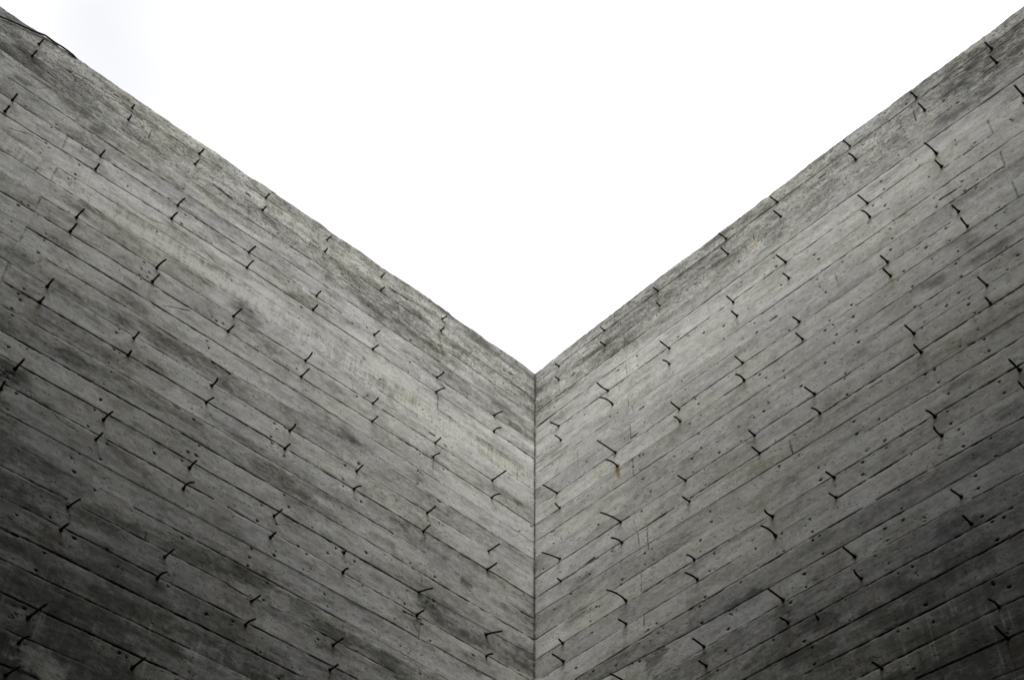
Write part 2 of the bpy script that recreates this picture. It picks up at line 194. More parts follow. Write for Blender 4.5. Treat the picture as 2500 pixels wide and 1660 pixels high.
,[1721,-1720,1717,-1639]],"patches":[[0,3694,-178,3190,-220,150,-0.2,0.2],[0,3340,-1196,3132,-1165,160,-0.1,0.1],[1,3170,-42,3548,-38,140,-0.22,0.2]
,[1,2984,-241,3462,-303,120,-0.12,0.1],[0,2636,-3221,2210,-3161,160,-0.16,0.2],[1,2128,-2971,2577,-3029,170,-0.14,0.1]  # broad patches so far are added: light falloff painted at outer corners
,[0,2926,-1462,2618,-1455,38,-0.28,0.2],[0,3187,-1455,3076,-1420,40,-0.32,0],[0,2769,-1794,2128,-1763,36,-0.34,0.6]
,[0,2421,-1421,2058,-1393,34,-0.2,0.2],[0,2176,-1426,1887,-1445,34,-0.18,0.1],[0,2879,-2386,2539,-2376,60,-0.3,0.2]
,[0,1776,-1794,1267,-1710,38,-0.3,0.3],[0,1083,-1803,985,-1803,25,-0.3,0.5],[0,1339,-1305,1209,-1312,36,-0.3,0.2],[0,1068,-1329,845,-1312,32,-0.25,0]
,[0,1498,-1449,1362,-1435,30,-0.2,0.3],[0,756,-1638,195,-1580,45,-0.14,0.3],[0,2455,-2490,1634,-2368,45,-0.3,0.5]
,[0,2614,-2897,1997,-2864,70,-0.25,0.3],[0,1100,-2446,776,-2439,40,-0.35,0.2],[0,1299,-2455,1188,-2447,34,-0.25,0]
,[0,1716,-2389,1613,-2440,45,-0.3,0.2],[0,781,-2018,659,-2034,30,-0.3,0.4],[0,488,-1783,462,-1783,22,-0.45,0.2],[0,1774,-571,1688,-555,40,-0.25,0.8]
,[0,1324,-297,1225,-313,46,-0.26,0.5],[0,815,-243,685,-251,46,-0.22,0.6],[0,650,-117,380,-111,34,-0.22,0.3],[0,462,-315,224,-382,50,-0.2,0.1]
,[0,1748,-1263,1475,-1244,40,-0.2,0.1],[0,2026,-883,1971,-950,36,-0.3,0.1],[0,1089,-878,1037,-926,16,-0.25,0.4],[0,1574,-610,1389,-518,34,-0.16,0]
,[0,3535,-112,3470,-142,40,-0.35,0.2],[0,3225,-311,3143,-271,40,-0.2,0],[0,3813,-7,3466,98,36,-0.4,0],[0,3576,-517,3440,-401,60,-0.2,0.2]
,[0,3489,-344,3442,-341,20,-0.3,1],[0,3340,-201,3320,-205,10,-0.3,1.6],[0,3074,-878,2951,-893,45,-0.28,0.2],[0,2932,-875,2687,-877,30,-0.2,0.8]
,[0,2565,-864,2240,-871,18,-0.28,1],[0,2642,-1265,2546,-1289,40,-0.25,0.8],[0,2063,-915,1972,-927,45,-0.3,0.2],[0,3127,-858,1945,-776,34,0.24,-0.1]
,[0,2809,-883,1938,-814,26,0.1,0],[0,1991,-714,937,-745,40,0.12,0],[0,2014,-942,1377,-931,32,0.12,0],[0,3156,-536,2911,-525,40,0.1,0]
,[0,1414,-1636,781,-1616,70,0.1,0],[0,1888,-1555,1285,-1585,60,0.1,0],[0,1277,-1129,508,-1070,60,0.12,0],[0,1387,-1809,767,-1771,40,0.14,0.2]
,[0,2465,-1697,1991,-1698,40,0.14,0],[0,2292,-1694,1856,-1750,40,0.1,0],[0,134,-262,22,-280,60,-0.12,0.1],[0,183,-162,42,-120,50,-0.14,0.2]
,[0,2476,-3181,2403,-3202,60,0.5,0],[0,2986,-2044,2896,-2044,40,-0.35,0.1],[0,790,-126,743,-285,8,-0.2,1],[0,2554,-2643,2543,-2653,9,0.05,3]
,[0,3033,-838,3010,-834,9,-0.2,1.5],[0,769,-1492,769,-1580,14,0.05,1.2],[1,1716,-640,2474,-700,40,0.1,0],[1,2750,-1083,2845,-1163,30,-0.25,0]
,[1,2838,-1285,2945,-1304,36,-0.3,0],[1,2558,-1242,2642,-1260,24,-0.3,0],[1,2115,-1388,2184,-1389,22,-0.22,0],[1,2544,-1864,2598,-1884,34,-0.35,0]
,[1,2700,-2158,2756,-2173,34,-0.3,0],[1,1642,-1876,1686,-1877,30,-0.28,0],[1,300,-1701,396,-1697,32,-0.3,0.3],[1,254,-1905,341,-1889,38,-0.3,0.2]
,[1,775,-2397,818,-2382,40,-0.4,0],[1,1284,-2354,1380,-2345,34,-0.35,0.1],[1,2081,-2664,2186,-2753,44,-0.35,0.1],[1,1651,-2629,1756,-2671,40,-0.3,0]
,[1,2323,-2527,2438,-2568,34,-0.3,0],[1,2309,-2672,2442,-2721,60,-0.3,0.2],[1,1723,-2413,1837,-2419,50,-0.2,0],[1,1545,-2738,1683,-2779,40,-0.35,0]
,[1,1917,-2684,2023,-2792,60,-0.2,0.1],[1,1544,-1683,2421,-1653,40,-0.1,0.4],[1,2421,-1653,2944,-1675,44,-0.16,0.3],[1,1074,156,1240,71,34,-0.2,0]
,[1,1138,-83,1547,-144,40,-0.14,0.2],[1,1798,-136,2007,-255,50,-0.16,0.1],[1,1843,-238,1889,-241,30,-0.25,0],[1,3152,-40,3189,-22,26,-0.35,0]
,[1,3090,-94,3124,-157,20,-0.3,0],[1,3227,-155,3259,-173,26,-0.3,1],[1,3167,-271,3199,-288,24,-0.3,0],[1,3244,-423,3342,-420,50,-0.2,0]
,[1,2922,-231,3096,-299,50,-0.16,0.2],[1,638,-1092,650,-1164,10,-0.3,6],[1,634,-1154,642,-1292,16,0.04,0.9],[1,55,-208,242,-526,50,-0.15,0]
,[1,6,-75,173,-81,40,-0.12,0],[1,581,-931,914,-910,60,0.08,0],[1,317,-1089,974,-1115,70,0.1,0],[1,1592,-1388,2057,-1390,60,0.12,0]
,[1,376,-1812,534,-1786,36,0.1,0.5],[1,9,-1395,79,-1358,34,-0.1,0.2],[1,1746,-147,1744,-185,9,0.1,3],[1,618,-2136,626,-2234,12,-0.16,0.8]
,[1,1527,-2481,1512,-2696,30,-0.16,0.6],[1,1625,-1595,2135,-1603,30,0.1,0.1],[1,994,-2076,1488,-2067,50,0.12,0],[1,1234,-432,1731,-480,44,0.1,0]]
,"chips":[[1,1261,-2360,26],[1,2252,-2428,20],[1,2038,-2060,14],[0,1231,-952,18],[0,2058,-1673,14],[0,2267,-2652,16],[0,1467,-2784,24]
,[0,2963,-2053,34],[0,1857,-2666,8],[0,1623,-2135,14],[0,3068,-1064,18],[1,1748,-1748,16],[1,1575,-2478,14],[1,2441,-3063,16],[1,817,-1294,16]
,[1,2033,-508,16],[0,2600,-3048,18],[0,1222,-1431,12],[0,1239,-2000,12],[1,2557,-2702,16],[1,755,-1172,7],[1,486,-1407,10],[1,1167,-2088,8]
,[1,1198,-2092,9],[1,2151,-2611,9],[1,2026,-2847,9],[1,2443,-2852,11],[0,2566,-1922,7],[0,1177,-1653,7],[0,3220,-857,12],[0,3037,-1651,8]]
,"holes0":[26,-1143,76,-1640,105,-2116,115,-1230,246,-2029,268,-166,343,-114,411,-2173,680,-1988,680,-1511,680,-956,681,-2016,682,-2222,682,-1131,684,-1847,685,-1502,721,-2017,727,-2423,740,-2156,828,-2215,832,-1250,843,-1849,845,-1331,848,-2014,850,-1246,850,-1128,853,-2095,871,-2507,902,-582,977,-505,981,-588,989,-333,1105,-137,1107,-2122,1111,-1933,1162,-780,1168,-2015,1177,-1653,1274,-1840,1281,-2330,1282,-2002,1282,-1760,1283,-705,1292,-1625,1293,-1005,1294,-460,1299,-1493,1300,-1585,1306,-285,1307,-2519,1308,-2275,1319,-2536,1323,-2052,1391,-504,1404,-88,1414,-2713,1428,-1961,1434,-2121,1439,-2376,1439,-2210,1484,-2103,1569,-1923,1576,-2714,1577,-2714,1597,-2220,1605,-2375,1605,-1872,1608,-2466,1615,-2050,1644,-1652,1644,-797,1672,-1072,1710,-1996,1712,-2338,1713,-2247,1714,-2340,1714,-2089,1714,-1522,1715,-2295,1715,-2247,1716,-1120,1719,-631,1720,-721,1722,-1620,1731,-1091,1732,-2637,1732,-1497,1735,-1587,1825,-507,2044,-2376,2051,-2627,2077,-1871,2079,-1930,2120,-1936,2121,-1078,2135,-1745,2136,-1998,2139,-764,2140,-3004,2156,-1283,2158,-1087,2171,-3000,2174,-1245,2186,-1080,2267,-2038,2298,-599,2341,-2604,2465,-2369,2475,-522,2479,-2122,2479,-601,2480,-2625,2484,-2213,2530,-348,2552,-1085,2552,-1048,2553,-1665,2555,-1618,2564,-1748,2566,-1922,2569,-2335,2571,-3001,2571,-2747,2573,-2240,2576,-2831,2576,-1989,2576,-1833,2578,-2832,2578,-2087,2578,-1122,2583,-760,2584,-1616,2585,-483,2587,-1705,2591,-1007,2592,-1488,2592,-1105,2593,-1056,2594,-1490,2597,-2589,2599,-2279,2600,-1518,2606,-1340,2720,-2649,2799,-586,2899,-2120,2905,-2215,2930,-1878,3001,-1920,3039,-1752,3041,-764,3042,-1581,3048,-730,3050,-1247,3050,-652,3051,-1336,3054,-1717,3054,-1624,3055,-1204,3059,-488,3068,-786,3070,-534,3176,-1106,3209,-1108,3210,-1254,3215,-1139,3225,-488,3230,-653,3232,-739,3240,-528,3388,-503]
,"holes1":[70,-1466,146,-754,147,-1769,148,-1336,165,-306,208,-1338,262,-1734,263,-390,272,-1737,293,-2192,402,-1974,402,-1899,409,-2045,409,-1688,410,-2266,414,-909,415,-544,417,-1163,445,-1909,466,-1919,551,-133,559,-2307,573,-1633,611,-700,617,-1866,627,-1767,628,-1840,664,-2344,669,-710,691,-379,706,-2352,712,-2259,754,-1171,783,-1833,787,-1767,789,-1498,799,-1222,803,-1124,826,-2203,828,-1880,830,-1134,832,-2262,834,-1768,838,-1837,839,-455,841,-373,856,-915,859,-2347,860,-1413,863,-2249,924,-1361,928,-1144,1035,-1282,1090,-2245,1091,-2337,1124,-2211,1129,-1952,1131,-1315,1136,-1889,1137,-802,1141,-1459,1145,-1373,1146,-2611,1146,-455,1154,-879,1156,-1135,1202,-2539,1206,-2007,1206,-1238,1208,-1588,1208,-1339,1213,-1821,1213,-1758,1213,-1488,1213,-995,1217,-501,1228,-1043,1230,-2439,1234,-1129,1301,-1990,1314,-1370,1315,-1445,1322,-562,1323,-566,1326,-1001,1331,-2240,1435,-2204,1435,-2110,1445,-710,1451,-1459,1451,-1361,1452,-455,1456,-2608,1456,-615,1469,-212,1547,-1365,1559,-801,1575,-1313,1579,-2203,1585,-2110,1604,-2689,1608,-1365,1609,-1366,1611,-385,1621,85,1622,-1118,1622,-211,1623,-614,1624,-715,1630,-2810,1634,-2733,1635,-1740,1641,-1581,1642,-1331,1647,-747,1650,-822,1650,-821,1655,-1165,1657,-2442,1660,-2374,1677,129,1733,-2235,1738,-2120,1739,-2191,1749,-1617,1758,-1242,1759,-1194,1762,-451,1769,-2327,1770,-2231,1829,-2702,1830,-2602,1832,-1950,1835,-1880,1836,-956,1838,-1360,1839,-378,1840,-379,1841,-451,1846,-610,1869,-1886,1988,-1312,2006,-2475,2029,-1114,2037,-2050,2050,-3030,2051,-1988,2055,-746,2056,-2541,2056,-1822,2057,-1747,2057,-807,2058,-1577,2059,-1230,2066,-1073,2067,-1479,2068,-2860,2071,-561,2073,-2433,2076,-2373,2076,-1452,2077,-1357,2077,-1111,2082,-1942,2082,-1188,2082,-873,2085,-2608,2086,-942,2089,-613,2092,-707,2151,-2611,2158,-2646,2163,-2799,2164,-2380,2171,-2324,2175,-2885,2175,-1987,2177,-1945,2177,-1816,2179,-2229,2180,-1318,2185,-1243,2185,-1242,2189,-1145,2197,-1067,2207,-822,2209,-745,2277,-2091,2441,-1731,2450,-510,2455,-1106,2467,-884,2480,-2056,2482,-1987,2484,-2555,2486,-1815,2486,-1736,2491,-1326,2492,-1473,2492,-818,2494,-1227,2496,-1074,2496,-746,2497,85,2498,-2897,2501,-2198,2504,-2425,2505,-2107,2505,-493,2509,-2363,2509,-567,2511,-1903,2512,-2686,2512,-1448,2512,-1201,2514,-2601,2516,-1355,2524,-955,2524,-610,2525,-706,2528,-857,2529,-379,2531,-448,2564,-2609,2612,-2326,2617,-2232,2626,-1699,2632,-1437,2634,-1022,2640,-1113,2659,-284,2670,95,2703,-1410,2723,-1670,2725,-1507,2729,-1993,2732,-2059,2733,-1738,2735,-1812,2735,-405,2736,-1234,2737,-1573,2737,-1477,2738,-1327,2741,-458,2746,-811,2748,-1075,2750,-744,2751,-985,2764,-583,2766,-1171,2793,45,2896,-832,2901,-760,2935,-1455,2940,-1358,2942,-497,2947,-862,2947,-461,2964,-1168,2968,-1329,2969,-818,2971,-135,2999,-1414,3007,-583,3009,-1076,3020,-1124,3026,-570,3030,-217,3218,-584,3223,-599,3398,-204,3403,114]
,"cable":[[3688,-20],[3662,-7],[3635,3],[3580,23],[3524,43],[3469,69],[3411,87],[3375,92],[3342,92],[3307,88]]}

C = scene.collection
S2 = math.sqrt(.5)
DIR = [np.array([-S2, -S2, 0]), np.array([S2, -S2, 0])]     # along each wall, away from the corner
NRM = [DIR[1], DIR[0]]                                       # out of each wall's face
BOARDS = [.30, .145, .02, -.10, -.226, -.354, -.486, -.61, -.735, -.864, -.986, -1.11, -1.232, -1.352, -1.482, -1.606, -1.728, -1.86, -1.98,
          -2.108, -2.236, -2.356, -2.482, -2.61, -2.732, -2.853, -2.98, -3.11, -3.24] + [-3.24 - .125 * k for k in range(1, 36)]
JOINTS = [[.755, 3.145, 5.5], [.752, 3.115, 5.5]]

def P3(w, u, h, z): return DIR[w] * u + NRM[w] * h + np.array([0, 0, z + GROUND])

# ------------------------------------------------------------------ numpy noise
def vnoise(u, z, su, sz, seed):
    """smooth value noise sampled at arrays u, z with cell sizes su, sz"""
    rs = np.random.RandomState(seed)
    N = 256; T = rs.rand(N, N).astype(np.float32)
    x = u / su + 1000.37; y = z / sz + 1000.71
    xi = np.floor(x).astype(np.int64); yi = np.floor(y).astype(np.int64)
    fx = (x - xi).astype(np.float32); fy = (y - yi).astype(np.float32)
    fx = fx * fx * (3 - 2 * fx); fy = fy * fy * (3 - 2 * fy)
    x0 = xi % N; x1 = (xi + 1) % N; y0 = yi % N; y1 = (yi + 1) % N
    a = T[x0, y0] * (1 - fx) + T[x1, y0] * fx
    b = T[x0, y1] * (1 - fx) + T[x1, y1] * fx
    return (a * (1 - fy) + b * fy) * 2 - 1
def fbm(u, z, su, sz, seed, n=4, g=.55):
    o = 0; a = 1; t = 0
    for k in range(n):
        o = o + a * vnoise(u + .013 * k, z, su / 2 ** k, sz / 2 ** k, seed + 17 * k); t += a; a *= g
    return o / t * 1.6

# ------------------------------------------------------------------ materials
def principled(name, color=(.3, .3, .3), rough=.85):
    m = bpy.data.materials.new(name); m.use_nodes = True
    b = m.node_tree.nodes['Principled BSDF']; b.inputs['Base Color'].default_value = (*color, 1); b.inputs['Roughness'].default_value = rough
    b.inputs['Specular IOR Level'].default_value = .25
    return m, m.node_tree.nodes, m.node_tree.links, b
def concrete_faced():
    m, n, l, b = principled('board_marked_concrete', rough=.9)
    at = n.new('ShaderNodeAttribute'); at.attribute_name = 'albedo'
    geo = n.new('ShaderNodeTexCoord')
    n1 = n.new('ShaderNodeTexNoise'); n1.inputs['Scale'].default_value = 150; n1.inputs['Detail'].default_value = 6; n1.inputs['Roughness'].default_value = .7
    l.new(geo.outputs['Object'], n1.inputs['Vector'])
    r1 = n.new('ShaderNodeMapRange'); r1.inputs['From Min'].default_value = .25; r1.inputs['From Max'].default_value = .75; r1.inputs['To Min'].default_value = .8; r1.inputs['To Max'].default_value = 1.18
    l.new(n1.outputs['Fac'], r1.inputs['Value'])
    mu = n.new('ShaderNodeVectorMath'); mu.operation = 'SCALE'
    l.new(at.outputs['Color'], mu.inputs[0]); l.new(r1.outputs[0], mu.inputs['Scale']); l.new(mu.outputs[0], b.inputs['Base Color'])
    bp = n.new('ShaderNodeBump'); bp.inputs['Strength'].default_value = .35; bp.inputs['Distance'].default_value = .002
    l.new(n1.outputs['Fac'], bp.inputs['Height']); l.new(bp.outputs[0], b.inputs['Normal'])
    return m
def noisy(name, c0, c1, scale, rough=.9, bump=.3, dist=.004, detail=6):
    m, n, l, b = principled(name, rough=rough)
    tc = n.new('ShaderNodeTexCoord'); t = n.new('ShaderNodeTexNoise'); t.inputs['Scale'].default_value = scale; t.inputs['Detail'].default_value = detail
    l.new(tc.outputs['Object'], t.inputs['Vector'])
    r = n.new('ShaderNodeValToRGB'); r.color_ramp.elements[0].position = .3; r.color_ramp.elements[1].position = .7
    r.color_ramp.elements[0].color = (*c0, 1); r.color_ramp.elements[1].color = (*c1, 1)
    l.new(t.outputs['Fac'], r.inputs['Fac']); l.new(r.outputs['Color'], b.inputs['Base Color'])
    bp = n.new('ShaderNodeBump'); bp.inputs['Strength'].default_value = bump; bp.inputs['Distance'].default_value = dist
    l.new(t.outputs['Fac'], bp.inputs['Height']); l.new(bp.outputs[0], b.inputs['Normal'])
    return m
M_FACE = concrete_faced()
M_PLAIN = noisy('plain_concrete', (.14, .138, .13), (.2, .198, .19), 1.7)
M_DARK = noisy('low_bounce_concrete', (.026, .025, .024), (.045, .044, .041), 1.7)  # kept near black so the added light blockers bounce little
M_STEEL = noisy('rusted_steel', (.012, .010, .009), (.035, .022, .016), 60, rough=.75)
M_WIRE = noisy('rusty_wire', (.05, .03, .012), (.10, .05, .02), 90)
M_CABLE = noisy('black_rubber', (.012, .012, .013), (.02, .02, .021), 40, rough=.6)
M_SOIL = noisy('gravelly_soil', (.03, .028, .024), (.06, .055, .048), 5, bump=.6, dist=.03)

def tag(o, **k):
    for a, b in k.items(): o[a] = b
    return o

# ------------------------------------------------------------------ a board-marked wall: one dense relief mesh
ALB = 0.29
def build_wall(w, seed):
    FU, FZ = .0042, .0032
    u = np.concatenate([np.arange(0, 3.85, FU), np.linspace(3.85, 4.75, 60)[1:]])
    z = np.concatenate([np.linspace(-GROUND, -3.45, 120)[:-1], np.arange(-3.45, .1401, FZ)])
    nu, nz = len(u), len(z)
    e = np.array(D['edge%d' % w], float).reshape(-1, 2) / 1000
    eu = np.concatenate([[0], e[:, 0], [4.75]]); ez = np.concatenate([[e[0, 1]], e[:, 1], [e[-1, 1]]])
    o = np.argsort(eu); edge = np.interp(u, eu[o], ez[o]); ker = np.exp(-np.linspace(-2, 2, (25, 91)[w]) ** 2); edge = np.convolve(np.pad(edge, (12, 45)[w], mode='edge'), ker / ker.sum(), 'valid')
    edge = edge + .0042 * fbm(u, u * 0, .05, 1, seed + 900, 5, .8) - .008 * np.clip(fbm(u, u * 0, .035, 1, seed + 901, 3) - .55, 0, 1)
    U, Z = np.meshgrid(u, z, indexing='ij'); Z = Z.copy()
    top = Z > -.15
    Z = np.where(top, -.15 + (Z + .15) * ((edge + .15) / (.29))[:, None], Z)
    rs = np.random.RandomState(seed)
    # boards and form joints
    bz = np.array(BOARDS)
    listed = [(q[0], np.array(q[1:], float).reshape(-1, 2) / 1000) for q in D['lines%d' % w]]
    cover = np.zeros((len(bz), nu), bool); offs = []
    for k, b in enumerate(bz):                                   # each board edge bends with the edges measured on it
        pu, pz = [0, 4.75], [0, 0]
        for s_, p in listed:
            if abs(p[0, 0] - p[-1, 0]) > .15 and abs(p[:, 1].mean() - b) < .032:
                pu += list(p[:, 0]); pz += list(p[:, 1] - b)
                cover[k] |= (u > p[:, 0].min() - .02) & (u < p[:, 0].max() + .02)
        o2 = np.argsort(pu); offs.append(np.interp(u, np.array(pu)[o2], np.array(pz)[o2]))
    bzu = bz[:, None] + np.array(offs)
    bi = np.zeros(Z.shape, int)
    for k in range(len(bz)): bi += (Z < bzu[k][:, None])
    sec = np.searchsorted(np.array(JOINTS[w]), U)
    tone = rs.uniform(-1, 1, (4, 80)); off = rs.uniform(-1, 1, (4, 80)); grain = rs.uniform(.3, 1, (4, 80)); warm = rs.uniform(-1, 1, (4, 80)); drip = np.zeros((4, 80)); drip[:, 9] = (.9, .1)[w]; drip[:, 8] = .15; drip[:, 12] = .12
    board_light = np.array([-.05, -.05, -.03, -.03, .0, .04, .07, .10, .12, .12, .14, .14, .15, .15, .15, .15, .14, .12, .10, .05, .0, -.06, -.10, -.15, -.18, -.20, -.22, -.24, -.24] + [-.24] * 60)  # light falloff painted per board: brighter at mid-height, darker towards the foot
    bt = .75 * tone[0, bi] + .45 * tone[sec, bi]; bo = off[0, bi] + .12 * off[sec, bi]; bg_ = grain[sec, bi]; bw = warm[sec, bi]; bd = drip[sec, bi]
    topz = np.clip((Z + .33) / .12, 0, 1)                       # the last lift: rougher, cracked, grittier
    lo = np.clip((-2.45 - Z) / .7, 0, 1)                        # foot of the visible face: some dirt, plus painted falloff of light
    brd = bi * 3.7
    streak = fbm(U, Z + brd, .22, .011, seed + 20, 4, .6)
    streak2 = fbm(U + brd, Z, 1.1, .022, seed + 26, 4, .7)
    cloud = fbm(U, Z, .42, .22, seed + 30, 5, .6)
    blot = fbm(U + brd * .3, Z, .18, .05, seed + 40, 6, .76)
    fine = fbm(U, Z, .022, .016, seed + 50, 3, .75)
    vert = fbm(U + brd, Z, .014, .11, seed + 60, 3, .7)
    edgeband = .0
    long_ = fbm(U + brd, Z + brd, .5, .07, seed + 28, 4, .65)
    rough = (1.0, .62)[w] * (1 + .5 * topz * w)               # the left wall is the more weathered of the two
    A = 1 + board_light[bi] + .19 * bt + .05 * streak * bg_ + .10 * streak2 + .13 * cloud + rough * (.42 * blot + .19 * long_) + .15 * fine + .11 * fbm(U, Z, .05, .035, seed + 52, 3, .7) + .34 * bd * np.clip(vert + .2, -1, 1)
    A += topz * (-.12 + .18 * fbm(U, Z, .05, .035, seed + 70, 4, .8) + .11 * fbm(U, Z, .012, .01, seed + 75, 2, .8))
    spots = fbm(U, Z, .11, .07, seed + 80, 4, .7)
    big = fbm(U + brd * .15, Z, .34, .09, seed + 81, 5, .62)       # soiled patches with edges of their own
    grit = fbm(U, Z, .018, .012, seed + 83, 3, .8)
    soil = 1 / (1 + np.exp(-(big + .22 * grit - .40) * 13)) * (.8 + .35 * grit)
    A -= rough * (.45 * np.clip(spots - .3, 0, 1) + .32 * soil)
    soil_shade = 1 / (1 + np.exp(-(fbm(U + brd * .2, Z, .5, .13, seed + 85, 5, .62) + 1.1 * lo - .55) * 7))  # dirt-shaped mask that also paints the foot's loss of light
    A -= .26 * soil_shade * lo ** .5; A += lo * .8 * np.clip(fbm(U, Z, .010, .16, seed + 89, 2, .6) - .62, 0, 1)
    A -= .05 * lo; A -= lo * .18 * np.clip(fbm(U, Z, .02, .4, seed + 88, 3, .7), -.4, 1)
    BR = .9 + .25 * bw + 1.1 * soil + .7 * soil_shade * lo + .9 * np.clip(-blot, 0, 1) + .5 * fbm(U, Z, .3, .16, seed + 90, 4, .6) + .5 * np.clip(spots - .2, 0, 1) + .4 * topz     # brownness
    RU = np.zeros_like(A)                                        # rust
    H = .0016 * bo + .00025 * streak * bg_ + .0003 * fine + topz * .0009 * fbm(U, Z, .06, .03, seed + 95, 4, .75)
    H += .0022 * fbm(U, Z, 1.3, .8, seed + 97, 2)
    def box(u0, u1, z0, z1):
        i0, i1 = np.searchsorted(u, [u0, u1]); j0, j1 = np.searchsorted(z, [z0 - .02, z1 + .02])
        return slice(max(i0, 0), max(i1, i0 + 1)), slice(max(j0, 0), max(j1, j0 + 1))
    # listed tonal patches: stains, and broad ones painting light falloff at outer corners
    for q in D['patches']:
        if q[0] != w: continue
        a = np.array(q[1:5]) / 1000.; hw = q[5] / 1000.
        L = max(abs(a[2] - a[0]), abs(a[3] - a[1]), .01)
        sl = box(min(a[0], a[2]) - 3 * hw, max(a[0], a[2]) + 3 * hw, min(a[1], a[3]) - 3 * hw, max(a[1], a[3]) + 3 * hw)
        uu, zz = U[sl], Z[sl]
        d = np.array([a[2] - a[0], a[3] - a[1]]); t = np.clip(((uu - a[0]) * d[0] + (zz - a[1]) * d[1]) / (d @ d + 1e-9), 0, 1)
        r = np.hypot((uu - a[0] - t * d[0]) * .8, zz - a[1] - t * d[1]) / hw
        nn = fbm(uu, zz, .09, .03, seed + 120 + int(a[0] * 99) % 50, 4, .7)
        m = 1 / (1 + np.exp((r - 1 + .55 * nn + .3 * fbm(uu, zz, .016, .011, seed + 131, 3, .8)) * 7))
        if .02 < hw < .1:                                             # a stain keeps to the board it sits on
            k0 = np.searchsorted(-bz, -(a[1] + a[3]) / 2); bb = bi[sl]
            m = m * np.where(bb == k0, 1, .35)
        A[sl] += q[6] * (1.6 if q[6] < 0 else 1.9) * m * (.8 + .35 * streak[sl]); BR[sl] += q[7] * m * .9
        if q[7] >= 1.5: RU[sl] += m * q[7] / 5.5 * np.clip(.6 + nn, 0, 1.3)
    # faint line on every board edge, then the listed ones
    def draw(pts, width, depth, dark, jit, sd, fin=0):
        for k in range(len(pts) - 1):
            a, b = pts[k], pts[k + 1]
            pad = width * 4 + .008
            sl = box(min(a[0], b[0]) - pad, max(a[0], b[0]) + pad, min(a[1], b[1]) - pad, max(a[1], b[1]) + pad)
            uu, zz = U[sl], Z[sl]
            if uu.size == 0: continue
            d = b - a; LL_ = d @ d
            if LL_ < 1e-10: continue
            nu_ = jit * fbm(uu, zz * 0 + .3, .05, 1, sd, 3, .7) if abs(d[0]) > abs(d[1]) else jit * fbm(zz, uu * 0 + .3, .05, 1, sd, 3, .7)
            if abs(d[0]) > abs(d[1]): uu2, zz2 = uu, zz + nu_
            else: uu2, zz2 = uu + nu_, zz
            t = ((uu2 - a[0]) * d[0] + (zz2 - a[1]) * d[1]) / LL_
            tt = np.clip(t, 0, 1)
            r = np.hypot(uu2 - a[0] - tt * d[0], zz2 - a[1] - tt * d[1])
            along = .72 + .5 * vnoise(uu, zz, .035, .035, sd + 3) + .3 * vnoise(uu, zz, .009, .009, sd + 4)
            g = np.exp(-(r / width) ** 2) * np.clip(along, .1, 1.3)
            LM[sl] = np.maximum(LM[sl], g * dark); LD[sl] = np.maximum(LD[sl], g * depth)
            if fin: FN[sl] = np.maximum(FN[sl], fin * np.exp(-((r - .006) / .003) ** 2) * (zz2 > a[1]) * np.clip(vnoise(uu, zz, .04, .04, sd + 9), 0, 1))
    LM = np.zeros_like(A); LD = np.zeros_like(A); FN = np.zeros_like(A)
    for k, b in enumerate(BOARDS):
        if b > .03 or b < -3.6: continue
        r = np.abs(Z - bzu[k][:, None] + .001 * vnoise(U, Z * 0, .03, 1, seed + 200 + k))
        m = np.exp(-(r / .0024) ** 2) * (~cover[k])[:, None] * np.clip(.5 + .6 * vnoise(U, Z * 0, .22, 1, seed + 240 + k) + .3 * vnoise(U, Z * 0, .02, 1, seed + 250 + k), .05, 1)
        LM = np.maximum(LM, m * .55); LD = np.maximum(LD, m * .0015)
    for k, q in enumerate(D['lines%d' % w]):
        p = np.array(q[1:], float).reshape(-1, 2) / 1000; s = q[0]
        if s >= 2.6 and abs(p[0, 0] - p[-1, 0]) < .2 and s > 2.9 or s >= 3.4:      # gouges left by splinters
            draw(p, .0028 + .0012 * (s - 2), .009, 1.0, .002, seed + 300 + k)
        else:
            draw(p, .0016 + .00085 * s + (.0012 if abs(p[0, 0] - p[-1, 0]) < .05 else 0), .0012 + .0016 * s, min(.22 + .29 * s, .97), .0013, seed + 300 + k, fin=.3 * (abs(p[0, 0] - p[-1, 0]) > .15))
    for k, q in enumerate(D['cracks%d' % w]):
        p = np.array(q[1:], float).reshape(-1, 2) / 1000
        draw(p, .0024, .002, .62 * q[0], .006, seed + 600 + k)
    # corner seam: lumpy grout fin and a dark thin line
    cn = np.exp(-(u / .0075) ** 2)[:, None]; lump = fbm(U, Z, .03, .022, 777, 3, .8)
    H += cn * (.0022 * np.clip(lump, -.3, 1)); LM = np.maximum(LM, np.exp(-(u / .010) ** 2)[:, None] * np.clip(.85 + .6 * lump, .15, .97) * (Z < edge[:, None] - .02))
    A -= .10 * np.exp(-(u / .06))[:, None] * np.clip(1 + lump, .3, 2)  # occlusion shade painted into the colour beside the corner
    # bug holes
    hol = np.array(D['holes%d' % w], float).reshape(-1, 2) / 1000
    ex = rs.rand(1200, 2) * np.array([4.2, 3.7]) - np.array([0, 3.55]); kind = np.concatenate([np.ones(len(hol)), np.zeros(len(ex))])
    # nail heads: short columns of marks where the boards were nailed to the studs
    nails = []
    for us in np.arange(.38, 4.2, .445):
        for k, b in enumerate(BOARDS[3:40]):
            for dz in (.03, .09):
                if rs.rand() < (.34 if w else .16): nails.append((us + rs.normal(0, .012), b - dz + rs.normal(0, .006)))
    nails = np.array(nails); hol = np.concatenate([hol, ex, nails]); kind = np.concatenate([kind, np.full(len(nails), 2)])
